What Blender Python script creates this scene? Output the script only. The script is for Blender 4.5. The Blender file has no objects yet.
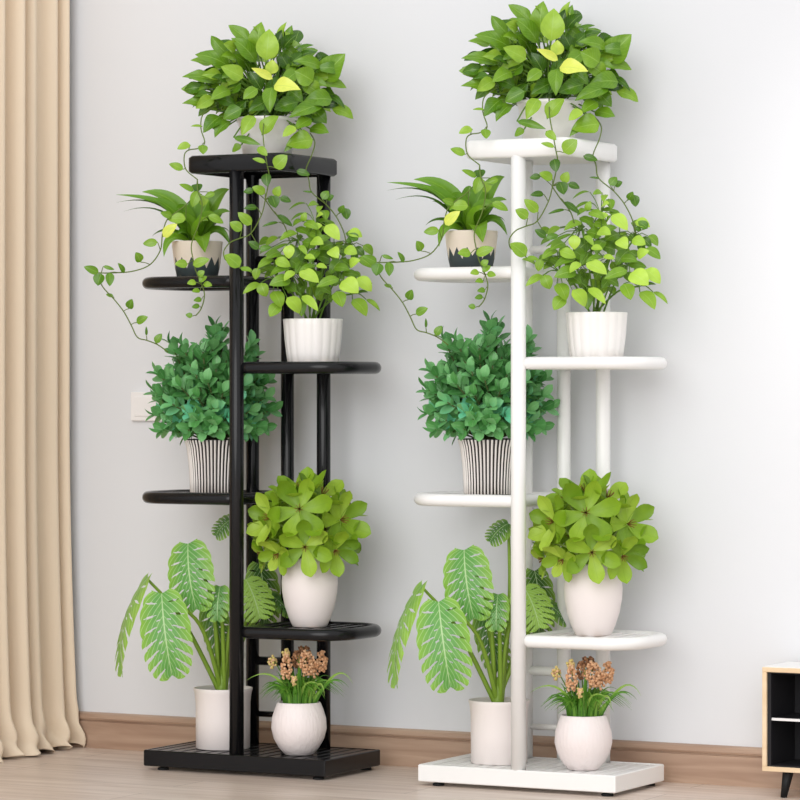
import bpy, math, random
from mathutils import Vector
random.seed(7)
C = bpy.context.scene.collection
SC = bpy.context.scene
S = 0.0025                      # one design unit in metres
TH = math.radians(28.0)         # the camera looks 28 degrees off the wall's normal
F = 3415.0                      # focal length in pixels of the 800 px frame
HZ, CH = 386.0, 383.5           # horizon row, camera height (units)
cs, sn = math.cos(TH), math.sin(TH)
R_ = Vector((cs, sn, 0)); D_ = Vector((-sn, cs, 0)); U_ = Vector((0, 0, 1)); F_ = -D_
CAM = Vector((F*sn + 138*cs, -F*cs + 138*sn, CH))

# ------------------------------------------------------------------ camera, light, exposure
cd = bpy.data.cameras.new('camera'); cam = bpy.data.objects.new('camera', cd); C.objects.link(cam)
cam.location = CAM*S; cam.rotation_euler = (math.pi/2, 0, TH)
cd.sensor_width = 36; cd.lens = F*36/800; cd.shift_y = -(400-HZ)/800
cd.clip_end = 100; SC.camera = cam
w = bpy.data.worlds.new('world'); SC.world = w; w.use_nodes = True
nt = w.node_tree; bg = nt.nodes['Background']
tc = nt.nodes.new('ShaderNodeTexCoord'); sp = nt.nodes.new('ShaderNodeSeparateXYZ')
rp = nt.nodes.new('ShaderNodeValToRGB'); mr = nt.nodes.new('ShaderNodeMapRange')
nt.links.new(tc.outputs['Generated'], sp.inputs[0]); nt.links.new(sp.outputs['Z'], mr.inputs['Value'])
mr.inputs['From Min'].default_value = -1; mr.inputs['From Max'].default_value = 1
nt.links.new(mr.outputs[0], rp.inputs[0])
rp.color_ramp.elements[0].position = .42; rp.color_ramp.elements[0].color = (.80, .80, .81, 1)
rp.color_ramp.elements[1].position = .75; rp.color_ramp.elements[1].color = (.985, .99, 1, 1)
nt.links.new(rp.outputs[0], bg.inputs['Color']); bg.inputs['Strength'].default_value = 1.06
sd = bpy.data.lights.new('sun', 'SUN'); sun = bpy.data.objects.new('sun', sd); C.objects.link(sun)
sd.energy = 1.4; sd.angle = math.radians(46); sd.color = (1, .995, .985)
sun.rotation_euler = Vector((-.20, .88, -.30)).to_track_quat('-Z', 'Y').to_euler()
ad = bpy.data.lights.new('ceiling_spot', 'SPOT'); al = bpy.data.objects.new('ceiling_spot', ad); C.objects.link(al)
ad.energy = 34; ad.spot_size = math.radians(60); ad.spot_blend = 1; ad.shadow_soft_size = .25
al.location = Vector((640, -260, 900))*S
al.rotation_euler = (Vector((690, 96, 420)) - Vector((640, -260, 900))).to_track_quat('-Z', 'Y').to_euler()
SC.view_settings.view_transform = 'Standard'; SC.view_settings.look = 'None'
SC.view_settings.gamma = 1; SC.view_settings.use_curve_mapping = False; SC.view_settings.exposure = 0.0

# ------------------------------------------------------------------ helpers
def lin(c):
    return tuple((x/255/12.92 if x/255 <= .04045 else ((x/255+.055)/1.055)**2.4) for x in c) + (1,)
def P(px, py, Z):               # the place seen at a pixel, Z units in front of the camera
    return CAM + D_*Z + R_*((px-400)/F*Z) + U_*((HZ-py)/F*Z)
def PB(px, py, b):              # the place seen at a pixel on the plane parallel to the wall at y = b
    d = D_ + R_*((px-400)/F) + U_*((HZ-py)/F)
    return CAM + d*((b-CAM.y)/d.y)
def mat(name, col, rough=.5, spec=.5, metal=0, bump=None, coat=0):
    m = bpy.data.materials.new(name); m.use_nodes = True
    n = m.node_tree; b = n.nodes['Principled BSDF']
    b.inputs['Base Color'].default_value = lin(col); b.inputs['Roughness'].default_value = rough
    b.inputs['Specular IOR Level'].default_value = spec; b.inputs['Metallic'].default_value = metal
    b.inputs['Coat Weight'].default_value = coat
    if bump:
        t = n.nodes.new('ShaderNodeTexCoord'); mp = n.nodes.new('ShaderNodeMapping')
        nz = n.nodes.new('ShaderNodeTexNoise'); bp = n.nodes.new('ShaderNodeBump')
        mp.inputs['Scale'].default_value = bump[0]; nz.inputs['Scale'].default_value = bump[1]
        bp.inputs['Strength'].default_value = bump[2]; bp.inputs['Distance'].default_value = .003
        n.links.new(t.outputs['Object'], mp.inputs[0]); n.links.new(mp.outputs[0], nz.inputs[0])
        n.links.new(nz.outputs[0], bp.inputs['Height']); n.links.new(bp.outputs[0], b.inputs['Normal'])
    return m
def leaf_mat(name, stops, rib, ribw=.03, ribf=.5, rough=.38, trans=.3, vein=0.0, rim=None, veins=8):
    m = bpy.data.materials.new(name); m.use_nodes = True
    n = m.node_tree; L = n.links; b = n.nodes['Principled BSDF']; out = n.nodes['Material Output']
    at = n.nodes.new('ShaderNodeAttribute'); at.attribute_name = 'tint'
    tcn = n.nodes.new('ShaderNodeTexCoord')
    nz = n.nodes.new('ShaderNodeTexNoise'); nz.inputs['Scale'].default_value = 45; L.new(tcn.outputs['Object'], nz.inputs[0])
    ma = n.nodes.new('ShaderNodeMath'); ma.operation = 'MULTIPLY_ADD'; L.new(nz.outputs[0], ma.inputs[0])
    ma.inputs[1].default_value = .24; ad1 = n.nodes.new('ShaderNodeMath'); ad1.operation = 'SUBTRACT'
    L.new(at.outputs['Fac'], ad1.inputs[0]); ad1.inputs[1].default_value = .12; L.new(ad1.outputs[0], ma.inputs[2])
    rmp = n.nodes.new('ShaderNodeValToRGB'); el = rmp.color_ramp.elements
    while len(el) < len(stops): el.new(.5)
    for e, (p, c) in zip(el, stops): e.position = p; e.color = lin(c)
    L.new(ma.outputs[0], rmp.inputs[0])
    su = n.nodes.new('ShaderNodeSeparateXYZ'); L.new(tcn.outputs['UV'], su.inputs[0])
    s1 = n.nodes.new('ShaderNodeMath'); s1.operation = 'SUBTRACT'; L.new(su.outputs['X'], s1.inputs[0]); s1.inputs[1].default_value = .5
    s2 = n.nodes.new('ShaderNodeMath'); s2.operation = 'ABSOLUTE'; L.new(s1.outputs[0], s2.inputs[0])
    lt = n.nodes.new('ShaderNodeMapRange'); L.new(s2.outputs[0], lt.inputs['Value'])
    lt.inputs['From Min'].default_value = ribw; lt.inputs['From Max'].default_value = ribw*.4
    lt.inputs['To Max'].default_value = ribf
    fac = lt.outputs[0]
    if vein:                    # side veins run from the midrib outwards and forwards
        v1 = n.nodes.new('ShaderNodeMath'); v1.operation = 'MULTIPLY_ADD'; L.new(s2.outputs[0], v1.inputs[0]); v1.inputs[1].default_value = -.7; L.new(su.outputs['Y'], v1.inputs[2])
        v2 = n.nodes.new('ShaderNodeMath'); v2.operation = 'MULTIPLY'; L.new(v1.outputs[0], v2.inputs[0]); v2.inputs[1].default_value = veins
        v3 = n.nodes.new('ShaderNodeMath'); v3.operation = 'PINGPONG'; L.new(v2.outputs[0], v3.inputs[0]); v3.inputs[1].default_value = .5
        v4 = n.nodes.new('ShaderNodeMapRange'); L.new(v3.outputs[0], v4.inputs['Value'])
        v4.inputs['From Min'].default_value = .12; v4.inputs['From Max'].default_value = .0; v4.inputs['To Max'].default_value = vein
        mx0 = n.nodes.new('ShaderNodeMath'); mx0.operation = 'MAXIMUM'; L.new(fac, mx0.inputs[0]); L.new(v4.outputs[0], mx0.inputs[1]); fac = mx0.outputs[0]
    col = rmp.outputs[0]
    if rim:                     # a differently coloured margin
        r1 = n.nodes.new('ShaderNodeMapRange'); L.new(s2.outputs[0], r1.inputs['Value'])
        r1.inputs['From Min'].default_value = .2; r1.inputs['From Max'].default_value = .5; r1.inputs['To Max'].default_value = rim[1]
        mr_ = n.nodes.new('ShaderNodeMix'); mr_.data_type = 'RGBA'; L.new(r1.outputs[0], mr_.inputs[0]); L.new(col, mr_.inputs[6]); mr_.inputs[7].default_value = lin(rim[0])
        col = mr_.outputs[2]
    mx = n.nodes.new('ShaderNodeMix'); mx.data_type = 'RGBA'
    L.new(fac, mx.inputs[0]); L.new(col, mx.inputs[6]); mx.inputs[7].default_value = lin(rib)
    L.new(mx.outputs[2], b.inputs['Base Color']); b.inputs['Roughness'].default_value = rough
    b.inputs['Specular IOR Level'].default_value = .4
    tr = n.nodes.new('ShaderNodeBsdfTranslucent'); L.new(mx.outputs[2], tr.inputs[0])
    ms = n.nodes.new('ShaderNodeMixShader'); ms.inputs[0].default_value = trans
    L.new(b.outputs[0], ms.inputs[1]); L.new(tr.outputs[0], ms.inputs[2]); L.new(ms.outputs[0], out.inputs['Surface'])
    return m

class MB:
    def __init__(s): s.v = []; s.f = []; s.uv = []; s.t = []; s.m = []
    def face(s, idx, uv=None, tint=.5, mi=0):
        s.f.append(idx); s.uv += uv or [(0.25, .5)]*len(idx); s.t.append(tint); s.m.append(mi)
    def box(s, x0, x1, y0, y1, z0, z1, mi=0):
        o = len(s.v); s.v += [Vector((x, y, z)) for z in (z0, z1) for y in (y0, y1) for x in (x0, x1)]
        for q in ((0,2,3,1), (4,5,7,6), (0,1,5,4), (2,6,7,3), (0,4,6,2), (1,3,7,5)): s.face([o+i for i in q], mi=mi)
    def tube(s, pts, r, n=8, closed=False, caps=True, up=None, tint=.5, flat=1.0, mi=0):
        pts = [Vector(p) for p in pts]; N = len(pts); o = len(s.v); prev = None
        for i, p in enumerate(pts):
            a = pts[(i-1) % N] if (closed or i) else p
            b = pts[(i+1) % N] if (closed or i < N-1) else p
            t = (b-a).normalized()
            ref = Vector(up) if up else (prev if prev is not None else (U_ if abs(t.z) < .9 else R_))
            sd_ = t.cross(ref)
            if sd_.length < 1e-4: sd_ = t.cross(R_)
            sd_.normalize(); nr = sd_.cross(t).normalized(); prev = nr
            rr = r[i] if isinstance(r, (list, tuple)) else r
            for k in range(n):
                q = 2*math.pi*k/n
                s.v.append(p + sd_*(math.cos(q)*rr) + nr*(math.sin(q)*rr*flat))
        M = N if closed else N-1
        for i in range(M):
            for k in range(n):
                a0 = o+i*n; b0 = o+((i+1) % N)*n
                s.face([a0+k, a0+(k+1) % n, b0+(k+1) % n, b0+k], tint=tint, mi=mi)
        if caps and not closed:
            s.face([o+k for k in range(n)][::-1], tint=tint, mi=mi); s.face([o+(N-1)*n+k for k in range(n)], tint=tint, mi=mi)
    def lathe(s, prof, n=64, mod=None, pick=None, c=(0, 0), cap0=True, cap1=True):
        o = len(s.v); M = len(prof)
        for i, (r, h) in enumerate(prof):
            for k in range(n):
                q = 2*math.pi*k/n; rr = r + (mod(q, i/(M-1)) if mod else 0)
                s.v.append(Vector((c[0]+rr*math.cos(q), c[1]+rr*math.sin(q), h)))
        for i in range(M-1):
            for k in range(n):
                mi = pick((k+.5)*2*math.pi/n, i) if pick else 0
                s.face([o+i*n+k, o+i*n+(k+1) % n, o+(i+1)*n+(k+1) % n, o+(i+1)*n+k], mi=mi)
        if cap0: s.face([o+k for k in range(n)][::-1])
        if cap1: s.face([o+(M-1)*n+k for k in range(n)])
    def ball(s, c, r, tint=.5, nu=6, nv=4):
        o = len(s.v); c = Vector(c)
        for i in range(1, nv):
            for k in range(nu):
                a = math.pi*i/nv; q = 2*math.pi*k/nu
                s.v.append(c+Vector((math.sin(a)*math.cos(q), math.sin(a)*math.sin(q), math.cos(a)))*r)
        s.v += [c+U_*r, c-U_*r]; T = len(s.v)-2
        for i in range(nv-2):
            for k in range(nu): s.face([o+i*nu+k, o+(i+1)*nu+k, o+(i+1)*nu+(k+1) % nu, o+i*nu+(k+1) % nu], tint=tint)
        for k in range(nu):
            s.face([T, o+k, o+(k+1) % nu], tint=tint); b = o+(nv-2)*nu; s.face([T+1, b+(k+1) % nu, b+k], tint=tint)
    def leaf(s, base, tip, nrm, width, prof, bend=.12, fold=.25, tint=.5, n=8, twist=0, wave=0):
        base, tip, nrm = Vector(base), Vector(tip), Vector(nrm); ax = tip-base; L = ax.length
        if L < .5: return
        sd_ = ax.cross(nrm)
        if sd_.length < 1e-3: sd_ = ax.cross(R_)
        sd_.normalize(); nr = sd_.cross(ax).normalized(); o = len(s.v); ph = random.random()*6
        for i in range(n+1):
            v = i/n; wd = max(prof(v), .012)*width/2; c = base+ax*v+nr*(bend*L*4*v*(1-v))
            sv = sd_*math.cos(twist*(v-.3)) + nr*math.sin(twist*(v-.3))
            for q in (-1, -.55, 0, .55, 1):
                s.v.append(c + sv*(wd*q) + nr*(fold*wd*abs(q)**1.3 + (wave*wd*math.sin(v*9+ph+q) if abs(q) == 1 else 0)))
        for i in range(n):
            for j in range(4):
                a = o+i*5+j
                uu = [.0, .225, .5, .775, 1]
                s.face([a, a+1, a+6, a+5], [(uu[j], i/n), (uu[j+1], i/n), (uu[j+1], (i+1)/n), (uu[j], (i+1)/n)], tint)
    def build(s, name, mats, parent=None, off=(0, 0, 0), smooth=True, bevel=0, kind=None):
        off = Vector(off)
        me = bpy.data.meshes.new(name); me.from_pydata([((p-off)*S)[:] for p in s.v], [], s.f)
        uvl = me.uv_layers.new(name='UVMap')
        uvl.data.foreach_set('uv', [x for uv in s.uv for x in uv])
        at = me.attributes.new('tint', 'FLOAT', 'FACE'); at.data.foreach_set('value', s.t)
        for m in (mats if isinstance(mats, (list, tuple)) else [mats]): me.materials.append(m)
        me.polygons.foreach_set('material_index', s.m)
        me.polygons.foreach_set('use_smooth', [smooth]*len(s.f)); me.update()
        o = bpy.data.objects.new(name, me); C.objects.link(o)
        if parent: o.parent = parent
        if bevel:
            b = o.modifiers.new('bevel', 'BEVEL'); b.width = bevel*S; b.segments = 2; b.limit_method = 'ANGLE'
        if kind: o['kind'] = kind
        return o
def tag(o, label, cat, group=None):
    o['label'] = label; o['category'] = cat
    o['kind'] = 'thing'
    if group: o['group'] = group
    return o
def thing(name, loc, label, cat, group=None):
    o = bpy.data.objects.new(name, None); C.objects.link(o); o.location = Vector(loc)*S; o.empty_display_size = .05
    return tag(o, label, cat, group)
def dup(o, off, label, swap=None):
    def cp(x, par):
        c = x.copy(); C.objects.link(c)
        if x.data and swap:
            c.data = x.data.copy()
            for i, m in enumerate(c.data.materials):
                if m.name in swap: c.data.materials[i] = swap[m.name]
        if par: c.parent = par
        for ch in x.children: cp(ch, c)
        return c
    r = cp(o, None); r.location = o.location + Vector(off)*S; r['label'] = label
    return r
def spline(pts, k=5):
    pts = [Vector(p) for p in pts]; out = []
    for i in range(len(pts)-1):
        a = pts[max(i-1, 0)]; b = pts[i]; c = pts[i+1]; d = pts[min(i+2, len(pts)-1)]
        for j in range(k):
            t = j/k
            out.append(.5*((2*b)+(c-a)*t+(2*a-5*b+4*c-d)*t*t+(3*b-a-3*c+d)*t**3))
    return out+[pts[-1]]
rnd = random.uniform
ovate = lambda v: (math.sin(math.pi*v**.76))**.7 if 0 < v < 1 else 0          # broad near the base, pointed tip
obov = lambda v: (math.sin(math.pi*v**1.2))**.75 if 0 < v < 1 else 0           # broad towards the tip
lanc2 = lambda v: (math.sin(math.pi*v**.74))**.82 if 0 < v < 1 else 0
lanc = lambda v: (math.sin(math.pi*v**.8))**.95 if 0 < v < 1 else 0
strap = lambda v: min(1, .35+v*2.2)*(1-v**3.2)
blade = lambda v: (1-v**1.6)
petal = lambda v: (.12+1.05*v**.85)*(1-v**4.2)**.85 if v < 1 else .05

# ------------------------------------------------------------------ materials
M = {}
def wood(name, c1, c2, scale, rough, planks=None, rot=0):
    m = bpy.data.materials.new(name); m.use_nodes = True; n = m.node_tree; L = n.links; b = n.nodes['Principled BSDF']
    t = n.nodes.new('ShaderNodeTexCoord'); mp = n.nodes.new('ShaderNodeMapping'); mp.inputs['Scale'].default_value = scale
    L.new(t.outputs['Object'], mp.inputs[0]); mp.inputs['Rotation'].default_value = (0, 0, rot)
    nz = n.nodes.new('ShaderNodeTexNoise'); nz.inputs['Scale'].default_value = 2.2; nz.inputs['Detail'].default_value = 8; nz.inputs['Distortion'].default_value = .6
    L.new(mp.outputs[0], nz.inputs[0])
    r = n.nodes.new('ShaderNodeValToRGB'); r.color_ramp.elements[0].position = .32; r.color_ramp.elements[1].position = .68
    r.color_ramp.elements[0].color = lin(c1); r.color_ramp.elements[1].color = lin(c2); L.new(nz.outputs[0], r.inputs[0])
    col = r.outputs[0]
    if planks:
        bk = n.nodes.new('ShaderNodeTexBrick'); bk.inputs['Scale'].default_value = 1
        bk.inputs['Brick Width'].default_value = planks[0]; bk.inputs['Row Height'].default_value = planks[1]
        bk.inputs['Mortar Size'].default_value = .0012; bk.inputs['Mortar'].default_value = (.42, .38, .35, 1)
        bk.inputs['Color1'].default_value = (1, 1, 1, 1); bk.inputs['Color2'].default_value = (.86, .84, .83, 1)
        L.new(t.outputs['Object'], bk.inputs[0])
        mx = n.nodes.new('ShaderNodeMix'); mx.data_type = 'RGBA'; mx.blend_type = 'MULTIPLY'; mx.inputs[0].default_value = 1
        L.new(col, mx.inputs[6]); L.new(bk.outputs[0], mx.inputs[7]); col = mx.outputs[2]
    L.new(col, b.inputs['Base Color']); b.inputs['Roughness'].default_value = rough
    return m
M['wall'] = mat('wall_paint', (221, 222, 225), .8, .2, bump=((1, 1, 1), 260, .04))
M['floor'] = wood('floor_wood', (204, 184, 169), (230, 214, 202), (1.3, 14, 1), .36, (1.1, .14))
M['base'] = wood('baseboard_wood', (158, 128, 108), (186, 158, 136), (1.2, 10, 16), .42)
M['oak'] = wood('light_oak', (224, 196, 158), (236, 211, 178), (1.5, 10, 10), .4)
M['curtain'] = mat('curtain_cloth', (232, 214, 190), .9, .1, bump=((1, 1, 1), 700, .15))
M['black'] = mat('black_metal', (20, 20, 22), .2, .3)
M['white'] = mat('white_metal', (240, 239, 237), .3, .5)
M['steel'] = mat('steel', (190, 185, 178), .25, .5, 1)
M['rubber'] = mat('black_rubber', (20, 20, 21), .6, .3)
M['ceramic'] = mat('white_ceramic', (240, 236, 233), .32, .5)
M['matte'] = mat('matte_ceramic', (236, 227, 224), .55, .35)
M['grain'] = mat('combed_ceramic', (236, 226, 224), .5, .35, bump=((1, 1, .07), 190, .7))
M['ribblack'] = mat('groove_black', (34, 27, 28), .4, .4)
M['ribwhite'] = mat('rib_white', (228, 222, 217), .4, .4)
M['soil'] = mat('soil', (62, 48, 36), .95, .1, bump=((1, 1, 1), 220, 1))
M['cabblack'] = mat('cabinet_black', (33, 32, 35), .5, .3)
M['cabwhite'] = mat('cabinet_white', (232, 230, 228), .4, .4)
M['plastic'] = mat('socket_plastic', (236, 233, 232), .35, .4)
M['stem'] = mat('green_stem', (92, 128, 40), .5, .3)
M['vine'] = mat('vine_stem', (98, 118, 52), .6, .2)
M['twig'] = mat('twig', (92, 104, 62), .6, .2)
M['mstem'] = mat('monstera_stem', (128, 160, 52), .4, .4)
M['stamen'] = mat('stamen', (128, 96, 44), .7, .2)
M['pothos'] = leaf_mat('pothos_leaf', [(0, (40, 76, 14)), (.3, (80, 126, 22)), (.55, (122, 162, 38)), (.8, (168, 202, 70)), (1, (226, 234, 104))], (170, 205, 100), .03, .4, .27, .16, .16)
M['lime'] = leaf_mat('lime_leaf', [(0, (56, 96, 22)), (.4, (110, 152, 36)), (.7, (160, 200, 62)), (1, (198, 230, 92))], (190, 220, 120), .03, .4, .3, .2, .14)
M['bush'] = leaf_mat('bush_leaf', [(0, (36, 92, 46)), (.35, (92, 158, 84)), (.7, (130, 194, 126)), (1, (122, 214, 174))], (150, 200, 140), .035, .45, .3, .12)
M['fern'] = leaf_mat('fern_leaf', [(0, (44, 76, 16)), (.4, (94, 142, 28)), (.8, (134, 178, 44)), (1, (160, 200, 66))], (150, 190, 80), .05, .4, .28, .15)
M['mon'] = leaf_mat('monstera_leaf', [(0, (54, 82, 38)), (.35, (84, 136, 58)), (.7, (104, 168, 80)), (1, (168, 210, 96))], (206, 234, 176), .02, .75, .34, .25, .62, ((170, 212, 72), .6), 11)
M['rosette'] = leaf_mat('rosette_leaf', [(0, (82, 122, 16)), (.5, (138, 174, 38)), (1, (186, 212, 78))], (112, 150, 32), .02, .4, .42, .16, .1)
M['grass'] = leaf_mat('grass_blade', [(0, (46, 92, 24)), (.5, (92, 150, 42)), (1, (168, 200, 92))], (130, 180, 70), .05, .3, .45, .2)
M['spike'] = leaf_mat('flower_bead', [(0, (116, 78, 50)), (.4, (206, 152, 110)), (.8, (230, 188, 148)), (1, (214, 198, 120))], (200, 150, 100), .001, 0, .7, .1)
def zigzag(name):
    m = mat(name, (226, 213, 196), .5, .35); n = m.node_tree; L = n.links; b = n.nodes['Principled BSDF']
    t = n.nodes.new('ShaderNodeTexCoord'); s = n.nodes.new('ShaderNodeSeparateXYZ'); L.new(t.outputs['Object'], s.inputs[0])
    def mth(op, a, bb=None):
        x = n.nodes.new('ShaderNodeMath'); x.operation = op
        for i, q in enumerate((a, bb)):
            if q is None: continue
            if isinstance(q, (int, float)): x.inputs[i].default_value = q
            else: L.new(q, x.inputs[i])
        return x.outputs[0]
    an = mth('ARCTAN2', s.outputs['Y'], s.outputs['X'])
    k = mth('MULTIPLY', mth('ADD', an, 3.3), 14/(2*math.pi))
    pp = mth('PINGPONG', k, .5)                                   # tooth
    p2 = mth('PINGPONG', mth('MULTIPLY', k, .5), .5)              # every other tooth taller
    thr = mth('ADD', mth('MULTIPLY', pp, 20*S), mth('ADD', mth('MULTIPLY', p2, 6*S), 10*S))
    dark = mth('LESS_THAN', s.outputs['Z'], thr)
    # small dark lozenges above the teeth
    mx = n.nodes.new('ShaderNodeMix'); mx.data_type = 'RGBA'; L.new(dark, mx.inputs[0])
    mx.inputs[6].default_value = lin((226, 213, 196)); mx.inputs[7].default_value = lin((58, 68, 70))
    L.new(mx.outputs[2], b.inputs['Base Color']); return m
M['zig'] = zigzag('zigzag_glaze')

# ------------------------------------------------------------------ setting
WB, WL = 96, -312               # back wall and left wall surfaces
mb = MB(); mb.box(WL-40, 1700, -1900, WB+40, -20, 0); mb.build('floor', M['floor'], smooth=False, kind='structure')
mb = MB(); mb.box(WL-40, 1700, WB, WB+40, 0, 1080); mb.build('wall_back', M['wall'], smooth=False, kind='structure')
mb = MB(); mb.box(WL-40, WL, -420, WB, 0, 1080); mb.build('wall_left', M['wall'], smooth=False, kind='structure')
def skirting(name, p0, p1, out):
    prof = [(0, 0), (6, 0), (6, 28), (4.6, 28.6), (4.6, 29.4), (6.6, 30), (7.6, 32), (7.2, 34.5), (5.4, 36.3), (2.5, 37.4), (0, 37.8)]
    m = MB(); o = Vector(out)
    for p in (p0, p1):
        for d, h in prof: m.v.append(Vector(p)+o*d+U_*h)
    k = len(prof)
    for i in range(k-1): m.face([i, i+1, k+i+1, k+i])
    m.face(list(range(k))[::-1]); m.face([k+i for i in range(k)])
    return m.build(name, M['base'], smooth=False, kind='structure')
skirting('baseboard_back', (WL, WB, 0), (1700, WB, 0), (0, -1, 0))
skirting('baseboard_left', (WL, -420, 0), (WL, WB-8, 0), (1, 0, 0))

# curtain: hung along the left wall, folds in plan, spread where it meets the floor
def curtain():
    m = MB(); nb, nh = 300, 60; y0, y1 = -330, WB-7
    random.seed(3)
    ph = [rnd(0, 6) for _ in range(4)]
    for i in range(nh+1):
        h = 1010*(i/nh)**1.6 + .4
        low = max(0, 1-h/55); low2 = max(0, 1-h/330)
        for j in range(nb+1):
            y = y0+(y1-y0)*j/nb; k = y/31.0
            fold = math.sin(2*math.pi*k+.55*math.sin(2*math.pi*k*.37+ph[0])+ph[1])
            fold = math.copysign(abs(fold)**.75, fold)
            amp = 9.5+2*math.sin(k*1.9+ph[2])
            x = -292 + amp*fold + 6*low2**2*(1+.5*fold) + low**1.5*(9+6*math.sin(k*3.1+ph[3])+5*math.sin(k*9+h*.2))
            yy = y + 4*math.sin(2*math.pi*k*.5+ph[2]) + low*4*math.sin(k*5+ph[0]) + (j/nb)**6*(5*low2 - 2)
            z = h + low**2*2.5*(1+math.sin(k*7+ph[1]))
            m.v.append(Vector((x, min(yy, WB-2-(6.5 if z < 40 else 0)), z)))
    for i in range(nh):
        for j in range(nb):
            a = i*(nb+1)+j; m.face([a, a+1, a+nb+2, a+nb+1])
    o = m.build('curtain', M['curtain']); s = o.modifiers.new('thickness', 'SOLIDIFY'); s.thickness = .8*S
    tag(o, 'floor length beige curtain hanging in folds at the left edge', 'curtain')
curtain()

# wall socket plate
a = PB(133, 392, WB); b = PB(166, 421, WB)
t = thing('wall_socket', (a.x, WB, b.z), 'white square wall plate behind the dark green bushy plant of the black stand', 'socket')
m = MB(); wd, hh = b.x-a.x, a.z-b.z; m.box(0, wd, -4.5, -.05, 0, hh); m.build('cover_plate', M['plastic'], t, smooth=False, bevel=.8)
m = MB(); m.box(5, wd-5, -5.6, -4.5, 5, hh-5); m.build('switch_rocker', M['plastic'], t, smooth=False, bevel=.4)

# tv cabinet
def cabinet():
    ax, f, bk, z0, z1, W = 528, 20, 86, 24.4, 121.4, 430
    t = thing('tv_cabinet', (ax, f, 0), 'low light oak cabinet with black open compartments at the right edge', 'cabinet')
    d = bk-f; m = MB()
    m.box(0, W, 0, d, z1-4.5, z1); m.box(0, W, 0, d, z0, z0+4.5); m.box(0, 4.5, 0, d, z0+4.5, z1-4.5); m.box(W-4.5, W, 0, d, z0+4.5, z1-4.5)
    m.build('carcass', M['oak'], t, smooth=False, bevel=.5)
    m = MB(); m.box(1, W-1, 1, d, z1, z1+.5); m.build('top_panel', M['cabwhite'], t, smooth=False)
    m = MB(); m.box(4.5, W-4.5, d-3, d-.5, z0+4.5, z1-4.5); m.build('back_panel', M['cabblack'], t, smooth=False)
    m = MB(); m.box(4.5, 8, 2.5, d-3, z0+4.5, z1-4.5); m.box(W-8, W-4.5, 2.5, d-3, z0+4.5, z1-4.5)
    m.box(8, W-8, 2.5, d-3, z0+4.5, z0+5.7); m.box(8, W-8, 2.5, d-3, z1-5.7, z1-4.5); m.build('lining', M['cabblack'], t, smooth=False)
    for x in (140, 285):
        m = MB(); m.box(x, x+5, 2, d-3, z0+5.7, z1-5.7); m.build('divider', M['cabblack'], t, smooth=False)
    zz = (z0+z1)/2
    for x0, x1 in ((8, 140), (145, 285), (290, W-8)):
        m = MB(); m.box(x0, x1, 5.2, d-3, zz-1.2, zz+1.2); o = m.build('shelf', M['cabblack'], t, smooth=False)
        m = MB(); m.box(x0, x1, 4, 5.2, zz-1.2, zz+1.2); m.build('edge_strip', M['cabwhite'], o, smooth=False)
    for x in (23, W-23):
        for y in (8, d-10):
            m = MB(); sx = -4 if x < 100 else 4
            m.tube([(x, y, z0), (x+sx, y+(-1.5 if y < 20 else 1.5), .1)], [5.2, 3], 12); m.build('leg', M['rubber'], t)
cabinet()

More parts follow.
